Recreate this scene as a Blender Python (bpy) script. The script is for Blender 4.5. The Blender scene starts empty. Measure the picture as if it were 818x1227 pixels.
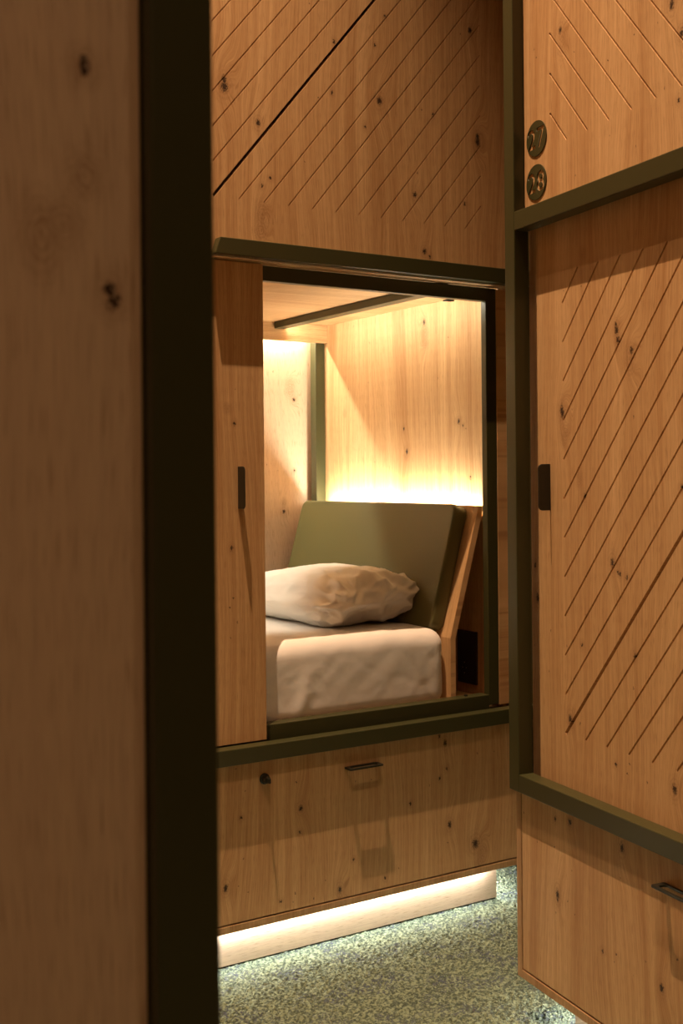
import bpy, bmesh, math, random
from mathutils import Vector, Matrix, noise
random.seed(7)
C = bpy.context.scene.collection
SC = bpy.context.scene

# ------------------------------------------------------------------ node helpers
class NT:
    def __init__(s, name):
        s.m = bpy.data.materials.new(name); s.m.use_nodes = True
        s.t = s.m.node_tree; s.t.nodes.clear()
        s.out = s.t.nodes.new('ShaderNodeOutputMaterial')
        s.b = s.t.nodes.new('ShaderNodeBsdfPrincipled')
        s.t.links.new(s.b.outputs[0], s.out.inputs[0])
    def n(s, typ, **k):
        o = s.t.nodes.new(typ)
        for a, v in k.items(): setattr(o, a, v)
        return o
    def link(s, a, b): s.t.links.new(a, b)
    def put(s, inp, v):
        if hasattr(v, 'is_output'): s.link(v, inp)
        else: inp.default_value = v
    def math(s, op, a, b=0.0, c=0.0, clamp=False):
        o = s.n('ShaderNodeMath', operation=op, use_clamp=clamp)
        s.put(o.inputs[0], a); s.put(o.inputs[1], b); s.put(o.inputs[2], c)
        return o.outputs[0]
    def vec(s, op, a, b=(0, 0, 0)):
        o = s.n('ShaderNodeVectorMath', operation=op)
        s.put(o.inputs[0], a); s.put(o.inputs[1], b)
        return o.outputs['Value'] if op == 'LENGTH' else o.outputs[0]
    def noise(s, v, scale=1.0, detail=3.0, rough=0.5, dist=0.0):
        o = s.n('ShaderNodeTexNoise'); s.put(o.inputs['Vector'], v)
        o.inputs['Scale'].default_value = scale; o.inputs['Detail'].default_value = detail
        o.inputs['Roughness'].default_value = rough; o.inputs['Distortion'].default_value = dist
        return o
    def rng(s, v, a, b, c=0.0, d=1.0, smooth=True):
        o = s.n('ShaderNodeMapRange')
        if smooth: o.interpolation_type = 'SMOOTHSTEP'
        s.put(o.inputs[0], v)
        for i, q in enumerate((a, b, c, d)): o.inputs[i + 1].default_value = q
        return o.outputs[0]
    def mix(s, f, a, b, mode='MIX'):
        o = s.n('ShaderNodeMix', data_type='RGBA', blend_type=mode)
        s.put(o.inputs[0], f)
        s.put(o.inputs[6], a); s.put(o.inputs[7], b)
        return o.outputs[2]

def col(r, g, b): return (r, g, b, 1.0)

def oak(name, axis='xz', seed=0.0, knots=(), tint=1.0, pins=True, pale=False):
    """oak veneer: first letter of axis is across the grain, second along it (object coordinates)"""
    T = NT(name)
    tc = T.n('ShaderNodeTexCoord'); sep = T.n('ShaderNodeSeparateXYZ')
    T.link(tc.outputs['Object'], sep.inputs[0])
    ax = dict(x=0, y=1, z=2)
    u = sep.outputs[ax[axis[0]]]; v = sep.outputs[ax[axis[1]]]
    cmb = T.n('ShaderNodeCombineXYZ'); T.link(u, cmb.inputs[0]); T.link(v, cmb.inputs[1])
    P = cmb.outputs[0]
    # small irregularity for knot outlines
    nz = T.noise(P, 170, 2.0)
    off = T.vec('SUBTRACT', nz.outputs['Color'], (.5, .5, .5))
    offs = T.vec('MULTIPLY', off, (.010, .012, 0))
    Pk = T.vec('ADD', P, offs)
    core = halo = None; push = None
    stretch = T.vec('MULTIPLY', P, (1.0, .45, 0))
    crk = T.math('MULTIPLY', T.math('SUBTRACT', T.noise(stretch, 520, 3.0, .7).outputs['Fac'], .53), 2.4)
    for (ku, kv, r, pale) in knots:
        r *= 1.02
        d0 = T.vec('SUBTRACT', Pk, (ku, kv, 0))
        asp = .55 + .3 * abs(math.sin(ku * 91 + kv * 57))
        d = T.vec('LENGTH', T.vec('MULTIPLY', d0, (1 / r, asp / r, 0)))
        if r > .004:
            h = T.rng(d, .6, 3.4 if not pale else 4.2, .75 if not pale else .9, 0)
            h = T.math('MULTIPLY', h, T.math('MULTIPLY_ADD', T.math('SINE', T.math('MULTIPLY', d, 8.5)), .30, .55))
            halo = h if halo is None else T.math('MAXIMUM', halo, h)
        if not pale:
            c = T.rng(T.math('ADD', d, crk) if r > .004 else d, .35, .8, 1.0 if r > .004 else .8, 0)
            core = c if core is None else T.math('MAXIMUM', core, c)
        if r > .007:
            d1 = T.vec('LENGTH', T.vec('MULTIPLY', T.vec('SUBTRACT', P, (ku, kv, 0)), (1 / (r * 2.6), .30 / (r * 2.0), 0)))
            g = T.rng(d1, 0, 2.0, r * 2.2, 0)
            push = g if push is None else T.math('ADD', push, g)
    # grain coordinate with slow wander, bent round knots
    wn = T.noise(T.vec('ADD', T.vec('MULTIPLY', P, (2.2, .55, 0)), (seed * 3.1, seed, 0)), 1.0, 2.0)
    w = T.math('MULTIPLY', T.math('SUBTRACT', wn.outputs['Fac'], .5), .22)
    uu = T.math('ADD', u, w)
    if push is not None: uu = T.math('ADD', uu, push)
    def gn(sx, sz, det, rough=.55, o=0.0):
        cb = T.n('ShaderNodeCombineXYZ')
        T.link(T.math('MULTIPLY_ADD', uu, sx, seed * 7.3 + o), cb.inputs[0])
        T.link(T.math('MULTIPLY_ADD', v, sz, seed * 1.7 + o), cb.inputs[1])
        return T.noise(cb.outputs[0], 1.0, det, rough).outputs['Fac']
    broad = gn(11, .35, 3.0)
    mid = gn(46, .9, 3.0, o=4)
    fine = gn(420, 7.0, 2.0, o=9)
    pore = gn(900, 26.0, 1.0, o=13)
    rings = T.math('SINE', T.math('MULTIPLY', T.math('ADD', uu, T.math('MULTIPLY', broad, .06)), 420.0))
    x = T.math('ADD', T.math('MULTIPLY', T.math('SUBTRACT', broad, .5), 1.3), T.math('MULTIPLY', T.math('SUBTRACT', mid, .5), 1.15))
    x = T.math('ADD', x, T.math('MULTIPLY', T.math('SUBTRACT', fine, .5), 1.25))
    x = T.math('ADD', x, T.math('MULTIPLY', rings, .06))
    x = T.math('ADD', x, .5, clamp=True)
    k = tint
    cr = T.mix(x, col(.43 * k, .235 * k, .098 * k), col(.70 * k, .475 * k, .25 * k))
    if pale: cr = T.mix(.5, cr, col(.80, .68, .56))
    pr_ = T.rng(pore, .57, .70, 0, .5)
    cr = T.mix(pr_, cr, col(.30 * k, .15 * k, .06 * k))
    if halo is not None:
        ringk = T.math('MULTIPLY', halo, T.math('MULTIPLY_ADD', T.noise(Pk, 260, 2.0).outputs['Fac'], .9, .2), clamp=True)
        cr = T.mix(ringk, cr, col(.27, .135, .055))
    if pins:
        vo = T.n('ShaderNodeTexVoronoi', voronoi_dimensions='2D'); vo.inputs['Scale'].default_value = 1.0
        T.link(T.vec('ADD', T.vec('MULTIPLY', Pk, (14, 9, 0)), (seed * 5, seed * 9, 0)), vo.inputs['Vector'])
        sel = T.math('GREATER_THAN', T.vec('LENGTH', vo.outputs['Color']), 1.28)
        pn = T.math('MULTIPLY', T.rng(vo.outputs['Distance'], .012, .034, .8, 0), sel)
        core = pn if core is None else T.math('MAXIMUM', core, pn)
    if core is not None:
        cr = T.mix(core, cr, col(.045, .022, .010))
    T.put(T.b.inputs['Base Color'], cr)
    T.put(T.b.inputs['Roughness'], T.rng(fine, .3, .7, .5, .62, False))
    T.b.inputs['Specular IOR Level'].default_value = .35
    bp = T.n('ShaderNodeBump'); bp.inputs['Strength'].default_value = .25; bp.inputs['Distance'].default_value = .0006
    T.link(T.math('ADD', T.math('MULTIPLY', fine, .7), T.math('MULTIPLY', pore, -.5)), bp.inputs['Height'])
    T.link(bp.outputs[0], T.b.inputs['Normal'])
    return T.m

def plain(name, c, rough=.5, metal=0.0, bump=0.0, bscale=400, spec=.5, sheen=0.0, vary=0.0):
    T = NT(name)
    tc = T.n('ShaderNodeTexCoord')
    nz = T.noise(tc.outputs['Object'], bscale, 3.0)
    nb = T.noise(tc.outputs['Object'], 6, 2.0)
    f = T.math('MULTIPLY_ADD', nb.outputs['Fac'], vary, 1 - vary / 2)
    v = T.n('ShaderNodeVectorMath', operation='SCALE'); v.inputs[0].default_value = c[:3]; T.link(f, v.inputs[3])
    T.link(v.outputs[0], T.b.inputs['Base Color'])
    T.b.inputs['Roughness'].default_value = rough; T.b.inputs['Metallic'].default_value = metal
    T.b.inputs['Specular IOR Level'].default_value = spec
    if sheen: T.b.inputs['Sheen Weight'].default_value = sheen
    if bump:
        bp = T.n('ShaderNodeBump'); bp.inputs['Strength'].default_value = bump; bp.inputs['Distance'].default_value = .001
        T.link(nz.outputs['Fac'], bp.inputs['Height']); T.link(bp.outputs[0], T.b.inputs['Normal'])
    return T.m

def glow(name, c, e):
    T = NT(name); T.b.inputs['Base Color'].default_value = col(.8, .8, .75)
    T.b.inputs['Emission Color'].default_value = c; T.b.inputs['Emission Strength'].default_value = e
    return T.m

# ------------------------------------------------------------------ mesh helpers
def box(bm, x0, x1, y0, y1, z0, z1, bev=0.0, seg=2):
    t = bmesh.new(); bmesh.ops.create_cube(t, size=1)
    for v in t.verts:
        v.co = Vector(((x0 + x1) / 2 + v.co.x * (x1 - x0), (y0 + y1) / 2 + v.co.y * (y1 - y0), (z0 + z1) / 2 + v.co.z * (z1 - z0)))
    if bev: bmesh.ops.bevel(t, geom=t.edges[:], offset=bev, segments=seg, profile=.5, affect='EDGES')
    me = bpy.data.meshes.new('t'); t.to_mesh(me); t.free(); bm.from_mesh(me); bpy.data.meshes.remove(me)
    return bm

def prism(bm, pts, depth, frame, bev=0.0, seg=2):
    """extrude a 2D outline: frame = (origin, U, V, N)"""
    O, U, V, N = [Vector(q) for q in frame]
    t = bmesh.new()
    a = [t.verts.new(O + U * p[0] + V * p[1]) for p in pts]
    b = [t.verts.new(O + U * p[0] + V * p[1] + N * depth) for p in pts]
    n = len(pts)
    t.faces.new(a); t.faces.new(b[::-1])
    for i in range(n): t.faces.new((a[i], b[i], b[(i + 1) % n], a[(i + 1) % n]))
    bmesh.ops.recalc_face_normals(t, faces=t.faces[:])
    if bev:
        t.edges.ensure_lookup_table()
        es = [e for e in t.edges if (e.verts[0] in b and e.verts[1] in b) or (e.verts[0] in a and e.verts[1] in a)]
        bmesh.ops.bevel(t, geom=es, offset=bev, segments=seg, profile=.5, affect='EDGES')
    me = bpy.data.meshes.new('t'); t.to_mesh(me); t.free(); bm.from_mesh(me); bpy.data.meshes.remove(me)
    return bm

def rrect(x0, x1, y0, y1, r, n=6, corners=(1, 1, 1, 1)):
    """outline, corners: bl, br, tr, tl"""
    P = []
    for k, (cx, cy, a0) in enumerate(((x0 + r, y0 + r, 180), (x1 - r, y0 + r, 270), (x1 - r, y1 - r, 0), (x0 + r, y1 - r, 90))):
        if corners[k]:
            for i in range(n + 1):
                a = math.radians(a0 + 90 * i / n); P.append((cx + r * math.cos(a), cy + r * math.sin(a)))
        else:
            P.append(((x0, y0), (x1, y0), (x1, y1), (x0, y1))[k])
    return P

def cyl(bm, c, axis, r, h, n=32, bev=0.0):
    axis = Vector(axis).normalized()
    U = axis.orthogonal().normalized(); V = axis.cross(U)
    pts = [(r * math.cos(2 * math.pi * i / n), r * math.sin(2 * math.pi * i / n)) for i in range(n)]
    return prism(bm, pts, h, (c, U, V, axis), bev)

def obj(name, bm, mat, parent=None, smooth=False, label=None, kind=None):
    me = bpy.data.meshes.new(name)
    if isinstance(bm, bpy.types.Mesh): me = bm; me.name = name
    else: bm.to_mesh(me); bm.free()
    o = bpy.data.objects.new(name, me); C.objects.link(o)
    me.materials.clear(); me.materials.append(mat)
    if parent: o.parent = parent
    if smooth:
        for p in me.polygons: p.use_smooth = True
    if label: o['label'] = label
    if kind: o['kind'] = kind
    return o

def bx(name, x0, x1, y0, y1, z0, z1, mat, parent=None, bev=.0012, label=None, kind=None):
    return obj(name, box(bmesh.new(), x0, x1, y0, y1, z0, z1, bev), mat, parent, label=label, kind=kind)

def thing(name, label, cat, loc=(0, 0, 0), rotz=0.0, group=None):
    o = bpy.data.objects.new(name, None); C.objects.link(o)
    o.empty_display_size = .05; o.location = loc; o.rotation_euler = (0, 0, rotz)
    o['label'] = label; o['category'] = cat
    if group: o['group'] = group
    return o

def boolean(bm_a, bm_b):
    A = bpy.data.meshes.new('A'); bm_a.to_mesh(A); bm_a.free()
    B = bpy.data.meshes.new('B'); bm_b.to_mesh(B); bm_b.free()
    oa = bpy.data.objects.new('A', A); ob = bpy.data.objects.new('B', B)
    C.objects.link(oa); C.objects.link(ob)
    m = oa.modifiers.new('b', 'BOOLEAN'); m.operation = 'DIFFERENCE'; m.solver = 'EXACT'; m.object = ob; m.use_self = True
    dg = bpy.context.evaluated_depsgraph_get()
    me = bpy.data.meshes.new_from_object(oa.evaluated_get(dg))
    bpy.data.objects.remove(oa); bpy.data.objects.remove(ob)
    bpy.data.meshes.remove(A); bpy.data.meshes.remove(B)
    return me

def groove_bm(lines, w0, depth, wide=(), wdepth=.012, half=.0017):
    """V-ish routed channels into the face y=w0; lines = ((u0,z0),(u1,z1))"""
    bm = bmesh.new()
    for i, ((a, b), (c, d)) in enumerate(lines):
        L = math.hypot(c - a, d - b)
        if L < .01: continue
        U = Vector(((c - a) / L, 0, (d - b) / L)); V = Vector((-U.z, 0, U.x))
        hw = .0034 if i in wide else half
        dp = wdepth if i in wide else depth
        hb = hw if i in wide else hw * .8
        O = Vector((a, w0, b))
        t = []
        for s in (0, L):
            t.append([bm.verts.new(O + U * s + V * q + Vector((0, y, 0))) for q, y in ((-hw * 1.25, -.001), (hw * 1.25, -.001), (hb, dp), (-hb, dp))])
        bm.faces.new(t[0]); bm.faces.new(t[1][::-1])
        for k in range(4): bm.faces.new((t[0][k], t[1][k], t[1][(k + 1) % 4], t[0][(k + 1) % 4]))
    bmesh.ops.recalc_face_normals(bm, faces=bm.faces[:])
    return bm

def up_lines(u0, u1, z0, z1, ustep, zstep, uN, zN):
    """rising 50 degree lines clipped to a rectangle; first one starts in the lower left corner"""
    m = zstep / ustep; L = []
    for k in range(uN):
        a = u0 + k * ustep
        if a >= u1: break
        t = min(u1 - a, (z1 - z0) / m); L.append(((a, z0), (a + t, z0 + t * m)))
    for k in range(1, zN):
        b = z0 + k * zstep
        if b >= z1: break
        t = min(u1 - u0, (z1 - b) / m); L.append(((u0, b), (u0 + t, b + t * m)))
    return L

# knots of each panel: across, along, radius, pale
K_BU = [(1.396, 2.329, 0.015, 0), (1.396, 2.348, 0.0085, 0), (1.496, 2.249, 0.0085, 0), (1.738, 2.513, 0.0048, 0), (1.875, 2.529, 0.0048, 0), (1.889, 2.373, 0.012, 0), (1.839, 2.291, 0.0048, 0), (1.729, 2.369, 0.0048, 0), (1.64, 2.165, 0.0028, 0), (1.532, 2.106, 0.0048, 0), (1.506, 2.082, 0.0048, 0), (1.507, 2.006, 0.0085, 1), (1.503, 1.963, 0.0085, 1), (2.011, 2.119, 0.0085, 0), (2.246, 2.308, 0.012, 0), (2.246, 2.324, 0.0085, 0), (2.195, 2.115, 0.0048, 0), (2.22, 2.639, 0.0085, 0), (2.185, 2.622, 0.0028, 0), (2.079, 2.364, 0.0048, 0), (2.044, 1.958, 0.0085, 0), (2.063, 1.944, 0.0048, 0), (1.659, 2.603, 0.0028, 0), (1.91, 2.619, 0.0048, 0), (1.685, 2.349, 0.0028, 0), (2.038, 2.371, 0.0028, 0), (2.021, 2.186, 0.0028, 0)]
K_BD = [(1.428, 1.536, 0.0028, 0), (1.425, 1.444, 0.0048, 0), (1.405, 1.483, 0.0048, 1), (1.413, 1.113, 0.0048, 0), (1.418, 0.98, 0.0028, 0), (1.428, 0.916, 0.0028, 0), (1.408, 0.876, 0.0028, 0), (1.406, 0.956, 0.0028, 0), (1.417, 1.115, 0.0028, 0)]
K_BR = [(1.607, 0.399, 0.0085, 0), (1.603, 0.333, 0.0048, 0), (1.425, 0.402, 0.0048, 0), (1.437, 0.471, 0.0028, 0), (1.431, 0.293, 0.0028, 0), (1.377, 0.225, 0.0085, 0), (1.443, 0.202, 0.0028, 0), (1.415, 0.224, 0.0028, 0), (1.542, 0.159, 0.0048, 0), (1.587, 0.171, 0.0028, 0), (1.58, 0.149, 0.0028, 0), (1.645, 0.146, 0.0028, 0), (1.729, 0.153, 0.0085, 0), (1.683, 0.188, 0.0028, 0), (1.776, 0.229, 0.0048, 0), (1.41, 0.535, 0.0028, 0), (1.594, 0.472, 0.0028, 0), (1.785, 0.446, 0.0028, 0), (1.838, 0.443, 0.0028, 0), (2.1, 0.513, 0.0085, 0), (2.105, 0.437, 0.0048, 0), (2.079, 0.412, 0.0048, 0), (1.972, 0.354, 0.0048, 0), (2.042, 0.398, 0.0028, 0), (2.22, 0.467, 0.0028, 0), (2.285, 0.464, 0.0028, 0), (2.114, 0.27, 0.0085, 0), (2.21, 0.197, 0.015, 0), (2.228, 0.142, 0.0085, 1), (2.235, 0.167, 0.0085, 1), (1.882, 0.157, 0.0048, 0), (1.929, 0.175, 0.0028, 0), (2.079, 0.536, 0.0048, 0), (2.3, 0.532, 0.0048, 1), (2.106, 0.218, 0.0028, 0)]
K_RR = [(0.124, 0.514, 0.0048, 0), (0.181, 0.521, 0.0085, 0), (0.048, 0.441, 0.0028, 0), (0.119, 0.448, 0.0028, 0), (0.369, 0.517, 0.0085, 0), (0.362, 0.452, 0.0028, 0), (0.131, 0.342, 0.0085, 0), (0.13, 0.33, 0.0048, 0), (0.171, 0.341, 0.0028, 0), (0.198, 0.318, 0.0028, 0), (0.123, 0.297, 0.0028, 0), (0.299, 0.275, 0.0048, 0), (0.346, 0.286, 0.0028, 0), (0.339, 0.266, 0.0028, 0), (0.443, 0.305, 0.0028, 0), (0.404, 0.262, 0.0028, 0), (0.541, 0.347, 0.0028, 0), (0.493, 0.271, 0.0085, 0), (-0.008, 0.493, 0.0028, 0), (0.187, 0.414, 0.0028, 0)]
K_RD = [(0.334, 1.608, 0.0085, 0), (0.338, 1.587, 0.0085, 0), (0.332, 1.621, 0.0048, 0), (0.384, 1.559, 0.0085, 0), (0.378, 1.543, 0.0085, 1), (0.129, 1.449, 0.0085, 0), (0.132, 1.441, 0.0085, 0), (0.142, 1.397, 0.0085, 1), (0.14, 1.381, 0.0048, 1), (0.389, 1.419, 0.0028, 0), (0.215, 1.252, 0.0048, 0), (0.194, 1.291, 0.0048, 1), (0.538, 1.275, 0.0048, 0), (0.141, 1.722, 0.0028, 0), (0.208, 1.719, 0.0028, 0), (0.217, 1.791, 0.0048, 1), (0.312, 1.11, 0.0085, 0), (0.331, 1.092, 0.0048, 0), (0.339, 1.087, 0.0048, 0), (0.362, 1.084, 0.0048, 0), (0.2, 0.919, 0.0048, 0), (0.141, 0.91, 0.0028, 0), (0.215, 0.988, 0.0028, 0), (0.386, 0.92, 0.0048, 0), (0.38, 0.852, 0.0028, 0), (0.152, 0.744, 0.0085, 0), (0.19, 0.742, 0.0028, 0), (0.319, 0.678, 0.0048, 0), (0.366, 0.688, 0.0028, 0), (0.358, 0.667, 0.0028, 0), (0.423, 0.664, 0.0028, 0), (0.508, 0.67, 0.0085, 0), (0.068, 0.841, 0.0028, 0), (0.077, 0.936, 0.0028, 0)]
K_RU = [(0.158, 2.308, 0.0085, 0), (0.164, 2.279, 0.0085, 1), (0.051, 2.301, 0.0028, 0), (0.06, 2.277, 0.0028, 0), (0.495, 2.204, 0.0028, 0), (0.421, 2.207, 0.0028, 0), (0.371, 2.115, 0.0028, 0), (0.21, 2.24, 0.0028, 0), (0.336, 2.02, 0.0028, 0), (0.211, 1.965, 0.0028, 0), (0.556, 2.031, 0.0048, 0), (0.515, 2.066, 0.0028, 0), (0.423, 1.976, 0.0028, 0), (0.538, 2.224, 0.0085, 0), (0.566, 2.159, 0.0085, 0), (0.332, 2.183, 0.0028, 0)]
K_RJ = [(-0.007, 1.005, 0.0085, 0), (-0.017, 1.082, 0.0048, 0), (-0.023, 0.889, 0.0028, 0)]
K_EW = [(3.218, 1.823, 0.0085, 0), (3.212, 1.787, 0.0085, 1), (3.213, 1.752, 0.0085, 1), (3.033, 1.478, 0.0085, 0), (3.01, 1.463, 0.0048, 0), (3.342, 1.466, 0.0048, 0), (3.325, 1.386, 0.0085, 0), (3.334, 1.373, 0.0048, 1), (3.561, 1.642, 0.0028, 0), (3.143, 1.628, 0.0028, 0), (3.697, 1.627, 0.0028, 0), (3.551, 1.786, 0.0028, 0), (3.725, 1.537, 0.0048, 1), (3.481, 1.557, 0.0028, 0), (3.525, 1.354, 0.0028, 0), (3.211, 1.293, 0.0028, 0), (3.154, 1.295, 0.0028, 0), (2.974, 1.295, 0.0048, 0), (3.345, 1.268, 0.0028, 0), (3.658, 1.858, 0.0028, 0), (2.995, 1.453, 0.0028, 0), (3.617, 1.924, 0.0028, 0), (3.084, 1.759, 0.0028, 0)]
K_BW = [(2.252, 1.659, 0.0085, 1), (2.251, 1.63, 0.0085, 1), (2.268, 1.599, 0.0085, 0), (2.178, 1.705, 0.0028, 0), (2.196, 1.326, 0.0028, 0), (2.268, 1.326, 0.0048, 0), (2.147, 1.351, 0.0028, 0), (2.22, 1.169, 0.0085, 0), (2.221, 1.203, 0.0048, 1)]
K_F = [(0.231, 1.531, 0.0048, 0), (0.23, 1.536, 0.0028, 0), (0.245, 1.407, 0.0048, 0), (0.247, 1.4, 0.0048, 0), (0.218, 1.442, 0.0048, 1), (0.206, 1.434, 0.0048, 1), (0.231, 1.47, 0.0048, 1)]

# ------------------------------------------------------------------ materials
M_metal = plain('olive_metal', (.047, .048, .017), rough=.38, bump=.15, bscale=900, spec=.45)
M_black = plain('black_metal', (.016, .016, .010), rough=.38, spec=.5)
M_alu = plain('aluminium', (.85, .82, .76), rough=.25, metal=.8)
M_cush = plain('olive_leather', (.118, .110, .040), rough=.48, bump=.25, bscale=1400, spec=.4)
M_plug = plain('dark_plastic', (.02, .012, .009), rough=.45)
M_chrome = plain('contact_metal', (.7, .65, .55), rough=.3, metal=1.0)
M_steel = plain('dark_steel', (.10, .09, .075), rough=.3, metal=.9)
M_wall = plain('wall_paint', (.30, .20, .13), rough=.8, bump=.2, bscale=200)
M_ceil = plain('ceiling_paint', (.10, .085, .07), rough=.85)
M_led_cool = glow('led_cool', col(1, .97, .93), 14)
M_led_warm = glow('led_warm', col(1, .91, .70), 12)
M_led_fill = glow('led_fill', col(1, .91, .70), 3)  # for the fill tape added on the ceiling bar
M_down = glow('downlight_lens', col(1, .80, .52), 8)

def linen(name, c):
    T = NT(name); tc = T.n('ShaderNodeTexCoord')
    a = T.noise(tc.outputs['Object'], 18, 5.0, .6, .6); b = T.noise(tc.outputs['Object'], 900, 2.0)
    T.b.inputs['Base Color'].default_value = c; T.b.inputs['Roughness'].default_value = .8
    T.b.inputs['Sheen Weight'].default_value = .15; T.b.inputs['Specular IOR Level'].default_value = .2
    bp = T.n('ShaderNodeBump'); bp.inputs['Strength'].default_value = .35; bp.inputs['Distance'].default_value = .0016
    T.link(T.math('ADD', a.outputs['Fac'], T.math('MULTIPLY', b.outputs['Fac'], .05)), bp.inputs['Height'])
    T.link(bp.outputs[0], T.b.inputs['Normal'])
    return T.m
M_sheet = linen('white_sheet', col(.88, .86, .84))
M_pillow = linen('white_pillowcase', col(.88, .86, .82))

def carpet_mat():
    T = NT('carpet'); tc = T.n('ShaderNodeTexCoord'); P = tc.outputs['Object']
    n1 = T.noise(P, 125, 3.0, .6); n2 = T.noise(P, 9, 3.0, .6); n3 = T.noise(P, 330, 2.0, .6)
    a = T.rng(n1.outputs['Fac'], .40, .62)
    c = T.mix(a, col(.075, .10, .075), col(.26, .325, .215))
    f = T.math('MULTIPLY', T.rng(n2.outputs['Fac'], .46, .62), T.rng(T.noise(P, 140, 2.0).outputs['Fac'], .47, .60))
    c = T.mix(f, c, col(.085, .105, .125))
    c = T.mix(T.rng(n3.outputs['Fac'], .58, .72, 0, .4), c, col(.46, .54, .38))
    T.put(T.b.inputs['Base Color'], c)
    T.b.inputs['Roughness'].default_value = .95; T.b.inputs['Specular IOR Level'].default_value = .1
    bp = T.n('ShaderNodeBump'); bp.inputs['Strength'].default_value = .9; bp.inputs['Distance'].default_value = .006
    T.link(T.math('ADD', n1.outputs['Fac'], T.math('MULTIPLY', n3.outputs['Fac'], .6)), bp.inputs['Height'])
    T.link(bp.outputs[0], T.b.inputs['Normal'])
    return T.m
M_carpet = carpet_mat()

O_plain = oak('oak_plain', 'xz', 1.3)
O_edge = oak('oak_edge', 'xz', 2.9, pins=False, tint=.8)
O_flat = oak('oak_horizontal', 'zx', 4.1, pins=False)
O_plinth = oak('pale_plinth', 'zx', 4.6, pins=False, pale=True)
O_ceil = oak('oak_ceiling', 'yx', 5.7, pins=False)
O_side = oak('oak_side', 'yz', 6.2)
O_B_up = oak('oak_b_upper', 'xz', 3.3, K_BU, pins=False)
O_B_door = oak('oak_b_door', 'xz', 8.1, K_BD, pins=False)
O_B_draw = oak('oak_b_drawer', 'xz', 9.4, K_BR, pins=False)
K_EW = [(a - 2.74, c, r_, p) for a, c, r_, p in K_EW]
O_end = oak('oak_end_wall', 'yz', 10.6, K_EW, pins=False)
O_back = oak('oak_back_wall', 'xz', 11.9, K_BW, pins=False)
O_R_up = oak('oak_r_upper', 'xz', 12.7, K_RU, pins=False)
O_R_door = oak('oak_r_door', 'xz', 13.3, K_RD, pins=False)
O_R_draw = oak('oak_r_drawer', 'xz', 14.8, K_RR, pins=False)
O_R_jamb = oak('oak_r_jamb', 'xz', 15.2, K_RJ, pins=False, tint=.85)
O_F = oak('oak_f_panel', 'xz', 16.9, K_F, pins=False, tint=.9)

def area(name, loc, rot, sx, sy, power, c, parent=None, spread=180):
    l = bpy.data.lights.new(name, 'AREA'); l.shape = 'RECTANGLE'; l.size = sx; l.size_y = sy
    l.energy = power; l.color = c; l.spread = math.radians(spread)
    o = bpy.data.objects.new(name, l); C.objects.link(o); o.location = loc; o.rotation_euler = rot
    if parent: o.parent = parent
    return o

# ------------------------------------------------------------------ small hardware
def pull_tab(u, z0, z1, y_face, out, parent):
    """thin plate standing out from a door, outer corners rounded"""
    pts = rrect(0, out, z0, z1, .011, 5, (0, 1, 1, 0))
    bm = prism(bmesh.new(), pts, .0030, ((u, y_face, 0), (0, -1, 0), (0, 0, 1), (1, 0, 0)), .0006, 1)
    return obj('door_handle', bm, M_black, parent)

def ring_pull(u0, u1, z, y_face, parent):
    """flat ring lying level, wider at its outer edge"""
    t = .0045; out = .034; e = .005
    # ring profile in plan: x along drawer, y outwards
    def outline(x0, x1, ya, yb, r, tw):
        P = []
        base = rrect(x0, x1, ya, yb, r, 5)
        for x, y in base:
            k = (y - ya) / (yb - ya)
            cx = (x0 + x1) / 2
            P.append((x + (tw * (1 - k)) * (1 if x < cx else -1), y))
        return P
    bar = .0078
    o_ = outline(u0, u1, 0, out, .004, 0)
    i_ = outline(u0 + bar + .004, u1 - bar - .004, .006, out - bar, .007, 0)
    bm = bmesh.new(); N = len(o_)
    F = lambda p, zz: Vector((p[0], y_face - p[1], z + zz))
    rings = []
    for zz in (0, -t):
        rings.append(([bm.verts.new(F(p, zz)) for p in o_], [bm.verts.new(F(p, zz)) for p in i_]))
    for i in range(N):
        j = (i + 1) % N
        (a, b), (c, d) = rings
        bm.faces.new((a[i], a[j], b[j], b[i])); bm.faces.new((c[i], d[i], d[j], c[j]))
        bm.faces.new((a[i], c[i], c[j], a[j])); bm.faces.new((b[i], b[j], d[j], d[i]))
    bmesh.ops.recalc_face_normals(bm, faces=bm.faces[:])
    return obj('drawer_handle', bm, M_black, parent)

def number_disc(txt, u, z, r, y_face, parent):
    th = .0024
    bm = cyl(bmesh.new(), (u, y_face, z), (0, -1, 0), r, th, 64, .0006)
    cu = bpy.data.curves.new('digits', 'FONT'); cu.body = txt; cu.size = .066
    cu.align_x = 'CENTER'; cu.align_y = 'CENTER'; cu.extrude = .02; cu.offset = .0010; cu.space_character = 1.08; cu.resolution_u = 6
    to = bpy.data.objects.new('digits', cu); C.objects.link(to)
    dg = bpy.context.evaluated_depsgraph_get()
    me = bpy.data.meshes.new_from_object(to.evaluated_get(dg))
    bpy.data.objects.remove(to)
    b2 = bmesh.new(); b2.from_mesh(me)
    bmesh.ops.remove_doubles(b2, verts=b2.verts[:], dist=1e-5)
    xs = [v.co.x for v in b2.verts]; ys = [v.co.y for v in b2.verts]
    mx, my = (min(xs) + max(xs)) / 2, (min(ys) + max(ys)) / 2
    b2.transform(Matrix.Translation((u, y_face, z)) @ Matrix.Rotation(math.radians(90), 4, 'X') @ Matrix.Translation((-mx, -my, 0)))
    bmesh.ops.recalc_face_normals(b2, faces=b2.faces[:])
    me = boolean(bm, b2)
    return obj('number_disc', me, M_metal, parent, label='round dark disc with the cut-out number ' + txt)

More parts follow.
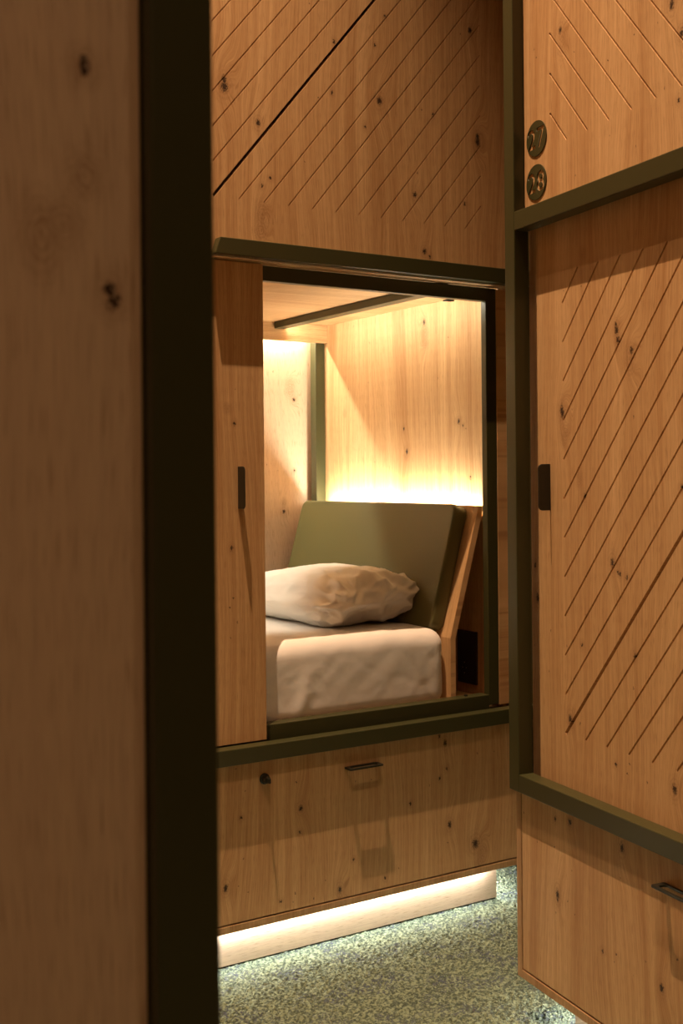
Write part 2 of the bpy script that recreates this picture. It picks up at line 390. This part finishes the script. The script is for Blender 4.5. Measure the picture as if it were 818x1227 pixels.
def drawer_unit(T, u0, u1, zb, zt, yf, depth, O_front, kick_in, kick_y, hand, lock=None):
    """carcass with side and bottom boards showing as thin edges, drawer front set into it"""
    bd = .020
    bx('drawer_side', u0, u0 + bd, yf, yf + depth, zb, zt, O_edge, T)
    bx('drawer_side', u1 - bd, u1, yf, yf + depth, zb, zt, O_edge, T)
    bx('drawer_bottom', u0 + bd, u1 - bd, yf, yf + depth, zb, zb + bd, O_edge, T)
    f = bx('drawer_front', u0 + bd + .0030, u1 - bd - .0030, yf + .001, yf + .021, zb + bd + .004, zt, O_front, T)
    ring_pull(hand[0], hand[1], hand[2], yf + .001, f)
    if lock:
        b = cyl(bmesh.new(), (lock[0], yf + .001, lock[1]), (0, -1, 0), .0145, .006, 40, .001)
        lk = obj('cylinder_lock', b, M_black, f, True)
        b = cyl(bmesh.new(), (lock[0], yf - .005, lock[1]), (0, -1, 0), .010, .014, 32, .0015)
        obj('lock_barrel', b, M_steel, f)
        b = box(bmesh.new(), lock[0] - .0030, lock[0] + .0030, yf - .034, yf - .018, lock[1] - .007, lock[1] + .006, .002)
        obj('thumb_turn', b, M_black, f)
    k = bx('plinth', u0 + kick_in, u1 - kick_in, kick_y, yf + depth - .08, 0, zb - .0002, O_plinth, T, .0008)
    # strip light fixed under the carcass, in front of the plinth and round its far side
    bx('led_strip', u0 + kick_in, u1 - kick_in, kick_y - .014, kick_y - .004, zb - .003, zb - .0004, M_led_cool, T, 0)
    return f

ZT0, ZT1 = 1.883, 1.927
ZH = 3.62
# ================================================================== pod straight ahead
YB = 2.74
Bp = thing('sleeping_pod', 'oak and olive steel sleeping pod straight ahead, its door slid open on a made bed', 'sleeping pod', (0, YB, 0))
bx('beam', 1.352, 2.44, 0, .04, ZT0, ZT1, M_metal, Bp, .002)
# chamfered end of the upper beam
beam = Bp.children[0]
me = beam.data
for v in me.vertices:
    if v.co.x < 1.36 and v.co.z > 1.92: v.co.x += .014
bx('beam', .34, 2.44, 0, .04, .549, .592, M_metal, Bp, .0022)
bx('post', 2.44, 2.48, 0, .04, .549, ZH, M_metal, Bp, .002)
bx('post', .30, .34, 0, .04, .549, ZH, M_metal, Bp, .002)
bx('beam', .34, 2.44, 0, .04, ZH - .04, ZH, M_metal, Bp, .002)
# grooved upper panel
L = up_lines(1.361, 2.256, 2.039, 3.45, .0757, .0912, 12, 16)
me = boolean(box(bmesh.new(), .345, 2.436, .03, .05, ZT1 - .03, ZH - .045), groove_bm(L, .03, .0030, (0,), .03))
obj('upper_panel', me, O_B_up, Bp)
# drawer with lit plinth
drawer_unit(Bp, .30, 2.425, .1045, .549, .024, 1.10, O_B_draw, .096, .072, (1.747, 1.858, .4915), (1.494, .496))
bx('led_strip', 2.335, 2.345, .08, .45, .101, .1042, M_led_cool, Bp, 0)
# sliding door with pull
d = bx('sliding_door', .80, 1.5145, .045, .063, .594, 1.8755, O_B_door, Bp, .0012)
pull_tab(1.4335, 1.218, 1.330, .045, .038, d)
# door rails
obj('door_rail', box(box(bmesh.new(), .345, 2.44, .020, .0225, 1.8775, 1.8828), .345, 2.44, .060, .064, 1.8770, 1.8828), M_alu, Bp)
bx('rail_batten', .345, 2.44, .0226, .0598, 1.8780, 1.8826, O_flat, Bp, 0)
# fixed steel frame of the opening
bm = bmesh.new()
fl, fr, fb, ft = 1.30, 2.341, .596, 1.8765
box(bm, fl, fl + .04, .066, .090, fb, ft, .0018)
box(bm, fr - .04, fr, .066, .090, fb, ft, .0018)
box(bm, fl + .038, fr - .038, .066, .108, fb - .012, fb + .032, .0018)
box(bm, fl + .038, fr - .038, .066, .090, ft - .041, ft, .0018)
obj('opening_frame', bm, M_metal, Bp)
bx('side_board', 2.342, 2.42, .066, .088, .593, 1.8745, O_side, Bp)
bx('side_board', .345, 1.299, .066, .088, .593, 1.8745, O_plain, Bp)
# cabin lining
bx('end_wall', 2.37, 2.39, .091, 1.21, .58, 1.90, O_end, Bp, 0)
bx('end_wall', .345, .365, .091, 1.21, .58, 1.90, O_side, Bp, 0)
bx('back_wall', .366, 2.369, 1.19, 1.21, .58, 1.90, O_back, Bp, 0)
bx('cabin_ceiling', .366, 2.369, .091, 1.189, 1.882, 1.90, O_ceil, Bp, 0)
bx('bed_base', .366, 2.369, .109, 1.189, .580, .598, O_ceil, Bp, 0)
bx('valance', .366, 2.3695, 1.104, 1.124, 1.815, 1.8818, O_flat, Bp, .0008)
bx('corner_post', 2.329, 2.3695, 1.126, 1.166, .598, 1.860, M_metal, Bp, .0018)
bx('ceiling_bar', 2.135, 2.178, .0905, 1.100, 1.857, 1.8815, M_metal, Bp, .0012)
bx('led_strip', .40, 2.32, 1.168, 1.180, 1.876, 1.8815, M_led_warm, Bp, 0)
bx('door_buffer', 2.17, 2.20, .0905, .110, 1.831, 1.8355, M_black, Bp, .001)
# slanted headboard
tx, tz, kx, kz, bz = 2.303, 1.206, 2.190, .805, .599
y0, y1 = .112, 1.104
pts = [(tx, tz), (kx, kz), (kx, bz), (kx + .019, bz), (kx + .019, kz - .003), (tx + .021, tz)]
bm = prism(bmesh.new(), pts, y1 - y0, ((0, y0, 0), (1, 0, 0), (0, 0, 1), (0, 1, 0)))
hb = obj('headboard', bm, O_side, Bp)
dv = Vector((tx - kx, 0, tz - kz)).normalized(); nv = Vector((-dv.z, 0, dv.x))
Lh = math.hypot(tx - kx, tz - kz)
O0 = Vector((kx, 0, kz)) + nv * .0005
bm = prism(bmesh.new(), rrect(.155, 1.098, .012, Lh - .006, .030, 8), .052, (O0, (0, 1, 0), dv, nv), .009, 4)
cu = obj('headboard_cushion', bm, M_cush, hb, True, label='padded olive green leather cushion')
bx('led_strip', 2.332, 2.344, y0 + .05, y1 - .01, 1.178, 1.184, M_led_warm, Bp, 0)
bx('shelf_board', tx + .022, 2.3695, y0, y1, 1.160, 1.177, O_ceil, Bp, 0)
sp = bx('socket_plate', 2.362, 2.3698, .204, .300, .630, .800, M_plug, Bp, .001)
bm = bmesh.new()
cyl(bm, (2.3622, .262, .680), (-1, 0, 0), .020, .0012, 32)
obj('socket_face', bm, M_plug, sp)
bm = bmesh.new()
for dy, dz in ((.009, 0), (-.009, 0), (0, .017), (0, -.017)):
    cyl(bm, (2.3612, .262 + dy, .680 + dz), (-1, 0, 0), .0022, .001, 12)
obj('socket_contacts', bm, M_chrome, sp)
bm = cyl(bmesh.new(), (2.228, .088, .627), (0, 0, 1), .006, .006, 16, .001)
obj('frame_screw', bm, M_black, Bp)
# outer shell of the upper cabin
bx('side_panel', 2.426, 2.44, .05, 1.20, .6, ZH, O_side, Bp)
bx('side_panel', .30, .315, .05, 1.20, .6, ZH, O_side, Bp)
bx('back_panel', .316, 2.425, 1.212, 1.225, .6, ZH, O_plain, Bp)
bx('roof_panel', .316, 2.425, .051, 1.211, ZH - .02, ZH, O_ceil, Bp)

# ================================================================== pod on the right
RX, RY = 1.8395, 2.139
Rp = thing('sleeping_pod', 'closed oak sleeping pod at the right edge carrying the round 27 and 28 discs', 'sleeping pod', (RX, RY, 0), math.radians(-98.4))
bx('post', -.038, .0045, 0, .04, .547, ZH, M_metal, Rp, .0022)
bx('beam', .0045, 2.0, 0, .04, 1.881, 1.926, M_metal, Rp, .0022)
bx('beam', .0045, 2.0, 0, .04, .547, .590, M_metal, Rp, .0022)
bx('post', 2.0, 2.04, 0, .04, .547, ZH, M_metal, Rp, .0022)
bx('beam', .0045, 2.0, 0, .04, ZH - .04, ZH, M_metal, Rp, .0022)
L = []
zb_, m_ = 2.055, 1.19
for k in range(1, 13):
    a = .1135 + .0775 * k - .0125
    # falls from the left edge to the lower edge
    zt = zb_ + (a - .1135) * m_
    u_s, z_s = .1135, zt
    L.append(((u_s, z_s), (a, zb_)))
me = boolean(box(bmesh.new(), .0065, 1.998, .030, .050, 1.90, ZH - .045), groove_bm(L, .030, .0035, half=.0022))
up = obj('upper_panel', me, O_R_up, Rp)
number_disc('27', .060, 2.0885, .0415, .030, up)
number_disc('28', .058, 1.9865, .0415, .030, up)
L = up_lines(.134, .86, .708, 1.766, .0764, .0896, 12, 14)
me = boolean(box(bmesh.new(), .030, .965, .045, .063, .560, 1.895), groove_bm(L, .045, .0040, (0,), half=.0021))
d = obj('sliding_door', me, O_R_door, Rp)
pull_tab(.078, 1.218, 1.326, .045, .033, d)
bx('side_board', -.036, -.0445+.010, .0505, .060, .555, 1.895, O_R_jamb, Rp)
bx('side_board', -.0335, .10, .0655, .079, .555, 1.895, O_R_jamb, Rp)
bx('side_board', .9655, 1.998, .0505, .070, .560, 1.895, O_plain, Rp)
bx('side_panel', -.036, -.022, .080, 1.10, .56, ZH, O_side, Rp)
bx('side_panel', 2.0, 2.014, .05, 1.10, .56, ZH, O_side, Rp)
bx('back_panel', -.021, 1.999, 1.08, 1.10, .56, ZH, O_plain, Rp)
bx('roof_panel', -.021, 1.999, .051, 1.079, ZH - .02, ZH, O_ceil, Rp)
bx('cabin_floor', -.021, 1.999, .082, 1.079, .5605, .58, O_ceil, Rp)
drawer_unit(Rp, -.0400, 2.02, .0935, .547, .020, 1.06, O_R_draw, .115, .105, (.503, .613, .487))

# ================================================================== pod in the near left foreground
YF = .62
Fp = thing('sleeping_pod', 'sleeping pod at the left edge, blurred and close, oak panel beside a dark steel post', 'sleeping pod', (0, YF, 0))
bx('post', .2655, .3055, 0, .04, .549, ZH, M_metal, Fp, .0022)
bx('beam', -1.66, .2655, 0, .04, ZT0, ZT1, M_metal, Fp, .0022)
bx('beam', -1.66, .2655, 0, .04, .549, .592, M_metal, Fp, .0022)
bx('post', -1.70, -1.66, 0, .04, .549, ZH, M_metal, Fp, .0022)
bx('beam', -1.66, .2655, 0, .04, ZH - .04, ZH, M_metal, Fp, .0022)
L = up_lines(-1.5, .16, 2.039, 3.45, .0757, .0912, 22, 16)
me = boolean(box(bmesh.new(), -1.655, .2635, .03, .05, ZT1 - .03, ZH - .045), groove_bm(L, .03, .0030, (0,)))
obj('upper_panel', me, O_plain, Fp)
bx('front_panel', -.45, .2645, .012, .03, .594, 1.881, O_F, Fp)
bx('sliding_door', -1.20, -.40, .0305, .0485, .594, 1.874, O_plain, Fp)
bx('side_board', -1.658, -1.201, .0505, .066, .594, 1.881, O_plain, Fp)
bx('side_panel', .2905, .3045, .041, 1.08, .56, ZH, O_side, Fp)
bx('side_panel', -1.70, -1.686, .041, 1.08, .56, ZH, O_side, Fp)
bx('back_panel', -1.685, .290, 1.06, 1.08, .56, ZH, O_plain, Fp)
bx('roof_panel', -1.685, .290, .051, 1.059, ZH - .02, ZH, O_ceil, Fp)
bx('cabin_floor', -1.685, .290, .067, 1.059, .56, .58, O_ceil, Fp)
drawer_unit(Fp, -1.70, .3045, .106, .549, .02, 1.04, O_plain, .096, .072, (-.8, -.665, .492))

# ================================================================== bedding
def rbox(x0, x1, y0, y1, z0, z1, r, step):
    """rounded box as a dense grid on every face"""
    bm = bmesh.new()
    cx, cy, cz = (x0 + x1) / 2, (y0 + y1) / 2, (z0 + z1) / 2
    h = Vector(((x1 - x0) / 2, (y1 - y0) / 2, (z1 - z0) / 2))
    n = [max(4, int(2 * q / step)) for q in h]
    cache = {}
    def vt(i, j, k):
        key = (i, j, k)
        if key not in cache:
            p = Vector((-h.x + 2 * h.x * i / n[0], -h.y + 2 * h.y * j / n[1], -h.z + 2 * h.z * k / n[2]))
            q = Vector([max(-h[a] + r, min(h[a] - r, p[a])) for a in range(3)])
            d = p - q
            if d.length > 1e-9: p = q + d.normalized() * min(r, d.length if d.length < r else r)
            cache[key] = bm.verts.new(p + Vector((cx, cy, cz)))
        return cache[key]
    for a, b, c in ((0, 1, 2), (1, 2, 0), (2, 0, 1)):
        for side in (0, n[c]):
            for i in range(n[a]):
                for j in range(n[b]):
                    q = []
                    for di, dj in ((0, 0), (1, 0), (1, 1), (0, 1)):
                        ix = [0, 0, 0]; ix[a] = i + di; ix[b] = j + dj; ix[c] = side
                        q.append(vt(*ix))
                    bm.faces.new(q if side else q[::-1])
    bmesh.ops.recalc_face_normals(bm, faces=bm.faces[:])
    return bm

def sm(a, b, x):
    t = max(0, min(1, (x - a) / (b - a))); return t * t * (3 - 2 * t)

bm = rbox(.40, 2.178, YB + .111, YB + 1.095, .600, .838, .045, .0095)
for v in bm.verts:
    p = v.co
    top = sm(.70, .835, p.z); front = 1 - sm(YB + .10, YB + .16, p.y)
    # loose sheet: long soft folds down the front, gathered towards the headboard end and the lower hem
    g = sm(1.95, 2.16, p.x)
    n1 = noise.noise(Vector((p.x * 9, p.z * 5, 3.1)))
    n2 = noise.noise(Vector((p.x * 34 + p.z * 7, p.z * 6, 7.7)))
    n3 = noise.noise(Vector((p.x * 17 - p.z * 19, p.z * 8, 1.2)))
    fold = math.exp(-((p.x - 1.66 - (p.z - .64) * .25) / .02) ** 2) * (1 - sm(.66, .78, p.z))
    if front > 0:
        low = 1 - sm(.60, .80, p.z)
        p.y += front * (-.0010 * n1 - .005 * n2 * (.12 + g) * (.3 + low) - .0012 * n3 - .007 * fold + .008 * low)
        crease = abs(noise.noise(Vector((p.x * 12 + p.z * 10, p.x * 5 - p.z * 14, 9))))
        p.y += front * .0011 * max(0, .08 - crease) / .08
    n4 = noise.noise(Vector((p.x * 7, p.y * 6, 5.5))); n5 = noise.noise(Vector((p.x * 26, p.y * 13, 2.5)))
    p.z += top * (.005 * n4 + .0022 * n5) - top * .018 * g * (1 - sm(YB + .1, YB + .3, p.y)) * .6
    p.x += g * .003 * n2
mt = obj('mattress', bm, M_sheet, None, True)
mt['label'] = 'mattress in a crisp white fitted sheet on the bed base of the open pod'; mt['category'] = 'mattress'

# pillow: long axis runs across the bed, its loosely filled end towards the aisle
HX, HY, HZ = .185, .335, .088
bm = rbox(-HX, HX, -HY, HY, -HZ, HZ, .083, .0052)
bmesh.ops.remove_doubles(bm, verts=bm.verts[:], dist=1e-5)
bm.normal_update()
nrm = {v: v.normal.copy() for v in bm.verts}
for v in bm.verts:
    p = v.co.copy(); a, c = p.x / HX, p.y / HY
    lens = 1 - .52 * abs(a) ** 2.4
    endf = 1 - (.62 * max(0, c) ** 2.2 if c > 0 else .26 * abs(c) ** 3.5)
    near = sm(.15, .95, -c)
    z = p.z * lens * endf
    x = p.x * (1 - .10 * near * max(0, p.z / HZ)) * (1 + .04 * abs(c) ** 4)
    y = p.y * (1 - .05 * (1 - a * a))
    q = Vector((x, y, z))
    P3 = p * 1.0
    r1 = 1 - 2 * abs(noise.noise(Vector((P3.x * 15 + P3.z * 9, P3.y * 6 - P3.z * 4, P3.z * 10 + 3))))
    r2 = 1 - 2 * abs(noise.noise(Vector((P3.x * 26 - P3.z * 20, P3.y * 17, P3.z * 22 + 8))))
    r3 = noise.noise(Vector((P3.x * 6, P3.y * 5, P3.z * 6 + 1)))
    r4 = 1 - 2 * abs(noise.noise(Vector((P3.x * 9, P3.y * 4.0 + P3.x * 5, P3.z * 9 - 4))))
    d = .010 * r3 + .021 * near * (r1 - .55) + .009 * near * (r2 - .5) + .004 * (r4 - .5) + .0016 * (r2 - .5)
    v.co = q + nrm[v] * d
bm.transform(Matrix.Translation((1.985, YB + .555, .922)) @ Matrix.Rotation(math.radians(6), 4, 'Z') @ Matrix.Rotation(math.radians(-5), 4, 'Y'))
for v in bm.verts:
    if v.co.z < .8415: v.co.z = .8415 + (v.co.z - .8415) * .03
pl = obj('pillow', bm, M_pillow, None, True)
pl['label'] = 'plump white pillow in a creased case propped against the olive headboard cushion'; pl['category'] = 'pillow'

# ================================================================== room
def struct(name, bm, m):
    o = obj(name, bm, m); o['kind'] = 'structure'; return o
bm = bmesh.new()
# carpet: dense tufted zone where the aisle is seen, coarse beyond it
fx0, fx1, fy0, fy1, st = .85, 2.75, 1.25, 3.25, .0052
nx, ny = int((fx1 - fx0) / st), int((fy1 - fy0) / st)
vs = {}
for i in range(nx + 1):
    for j in range(ny + 1):
        x = fx0 + i * st; y = fy0 + j * st
        e = min(1, 12 * min(i / nx, 1 - i / nx, j / ny, 1 - j / ny))
        z = e * (.0055 * noise.noise(Vector((x * 85, y * 85, 0))) + .0035 * noise.noise(Vector((x * 170, y * 190, 5)))) - .004 * e
        vs[i, j] = bm.verts.new((x, y, z))
for i in range(nx):
    for j in range(ny):
        bm.faces.new((vs[i, j], vs[i + 1, j], vs[i + 1, j + 1], vs[i, j + 1]))
X0, X1, Y0, Y1 = -2.6, 4.6, -2.2, 4.6
for a, b, c, d_ in ((X0, fx0, Y0, Y1), (fx1, X1, Y0, Y1), (fx0, fx1, Y0, fy0), (fx0, fx1, fy1, Y1)):
    bm.faces.new([bm.verts.new(q) for q in ((a, c, 0), (b, c, 0), (b, d_, 0), (a, d_, 0))])
struct('floor', bm, M_carpet)
ZC = 5.05
struct('ceiling', box(bmesh.new(), X0, X1, Y0, Y1, ZC, ZC + .1), M_ceil)
struct('wall_back', box(bmesh.new(), X0, X1, Y1, Y1 + .1, 0, ZC), M_wall)
struct('wall_front', box(bmesh.new(), X0, X1, Y0 - .1, Y0, 0, ZC), M_wall)
struct('wall_left', box(bmesh.new(), X0 - .1, X0, Y0, Y1, 0, ZC), M_wall)
struct('wall_right', box(bmesh.new(), X1, X1 + .1, Y0, Y1, 0, ZC), M_wall)

# ================================================================== lights
WARM = (1.0, .635, .375)
ceil = bpy.data.objects['ceiling']
def downlight(x, y, power, size=110, blend=.6, rad=.012, c=WARM):
    """recessed fitting of the ceiling; one call is an added fill lamp"""
    t = obj('downlight', cyl(bmesh.new(), (x, y, ZC - .012), (0, 0, 1), .045, .011, 32, .001), M_black, ceil)
    obj('lens', cyl(bmesh.new(), (x, y, ZC - .0135), (0, 0, 1), .030, .0012, 32), M_down, t)
    l = bpy.data.lights.new('downlight_lamp', 'SPOT'); l.energy = power; l.color = c
    l.spot_size = math.radians(size); l.spot_blend = blend; l.shadow_soft_size = rad
    o = bpy.data.objects.new('downlight_lamp', l); C.objects.link(o); o.location = (x, y, ZC - .03)
    return o
LK = 1.0
downlight(.95, 2.25, 1000 * LK, 67, 1.0, .010)
downlight(.38, .47, 410 * LK, 80, 1.0, .010)

downlight(-.35, -.85, 235 * LK, 80, 1.0, .012, (1.0, .52, .24))  # added unseen lamp, warms and brightens the front panel of the near pod
COOL = (1.0, .98, .95); LEDW = (1.0, .925, .72)
area('plinth_light', (1.33, .063, .1010), (0, 0, 0), 1.9, .010, 4.4, COOL, Bp)
area('plinth_light', (2.340, .265, .1005), (0, 0, 0), .010, .37, 2.0, COOL, Bp)
area('plinth_light', (.99, .094, .0900), (0, 0, 0), 1.7, .010, 4.5, COOL, Rp)
area('plinth_light', (.060, .30, .0880), (0, 0, 0), .010, .36, 1.6, COOL, Rp)
bx('led_strip', .055, .065, .12, .48, .0895, .0930, M_led_cool, Rp, 0)
area('plinth_light', (-.70, .063, .1020), (0, 0, 0), 1.8, .010, 8, COOL, Fp)
area('cabin_light', (1.36, 1.174, 1.8755), (0, 0, 0), 1.9, .010, 19, LEDW, Bp)
area('cabin_light', (2.338, .628, 1.1845), (math.pi, 0, 0), .010, .92, 7.6, LEDW, Bp)
bx('led_strip', 2.1785, 2.1815, .12, 1.09, 1.864, 1.876, M_led_fill, Bp, 0)  # tape added on the bar to brighten the upper end wall
area('cabin_light', (2.1825, .605, 1.870), (0, math.radians(-90), 0), .010, .96, 2.1, LEDW, Bp)  # added fill for the top of the end wall

# ================================================================== world, camera
w = bpy.data.worlds.new('world'); SC.world = w; w.use_nodes = True
w.node_tree.nodes['Background'].inputs[0].default_value = col(.02, .015, .01)
w.node_tree.nodes['Background'].inputs[1].default_value = .3

cam = bpy.data.cameras.new('camera'); co = bpy.data.objects.new('camera', cam); C.objects.link(co)
F = 1406.4
cam.sensor_fit = 'HORIZONTAL'; cam.sensor_width = 24; cam.lens = F / 818 * 24
cam.shift_x = 0.0
cam.shift_y = -(613.5 - 571.5) / 818
yaw, roll = math.radians(-32.284), math.radians(.503)
Rm = Matrix.Rotation(yaw, 4, 'Z') @ Matrix.Rotation(roll, 4, 'Y') @ Matrix.Rotation(math.radians(90), 4, 'X')
co.matrix_world = Matrix.Translation((0, 0, 1.3)) @ Rm
cam.clip_start = .02
cam.dof.use_dof = True; cam.dof.focus_distance = 2.9; cam.dof.aperture_fstop = 9
SC.camera = co
vs_ = SC.view_settings
vs_.view_transform = 'Standard'; vs_.look = 'None'; vs_.gamma = 1; vs_.use_curve_mapping = False
vs_.exposure = 0.0
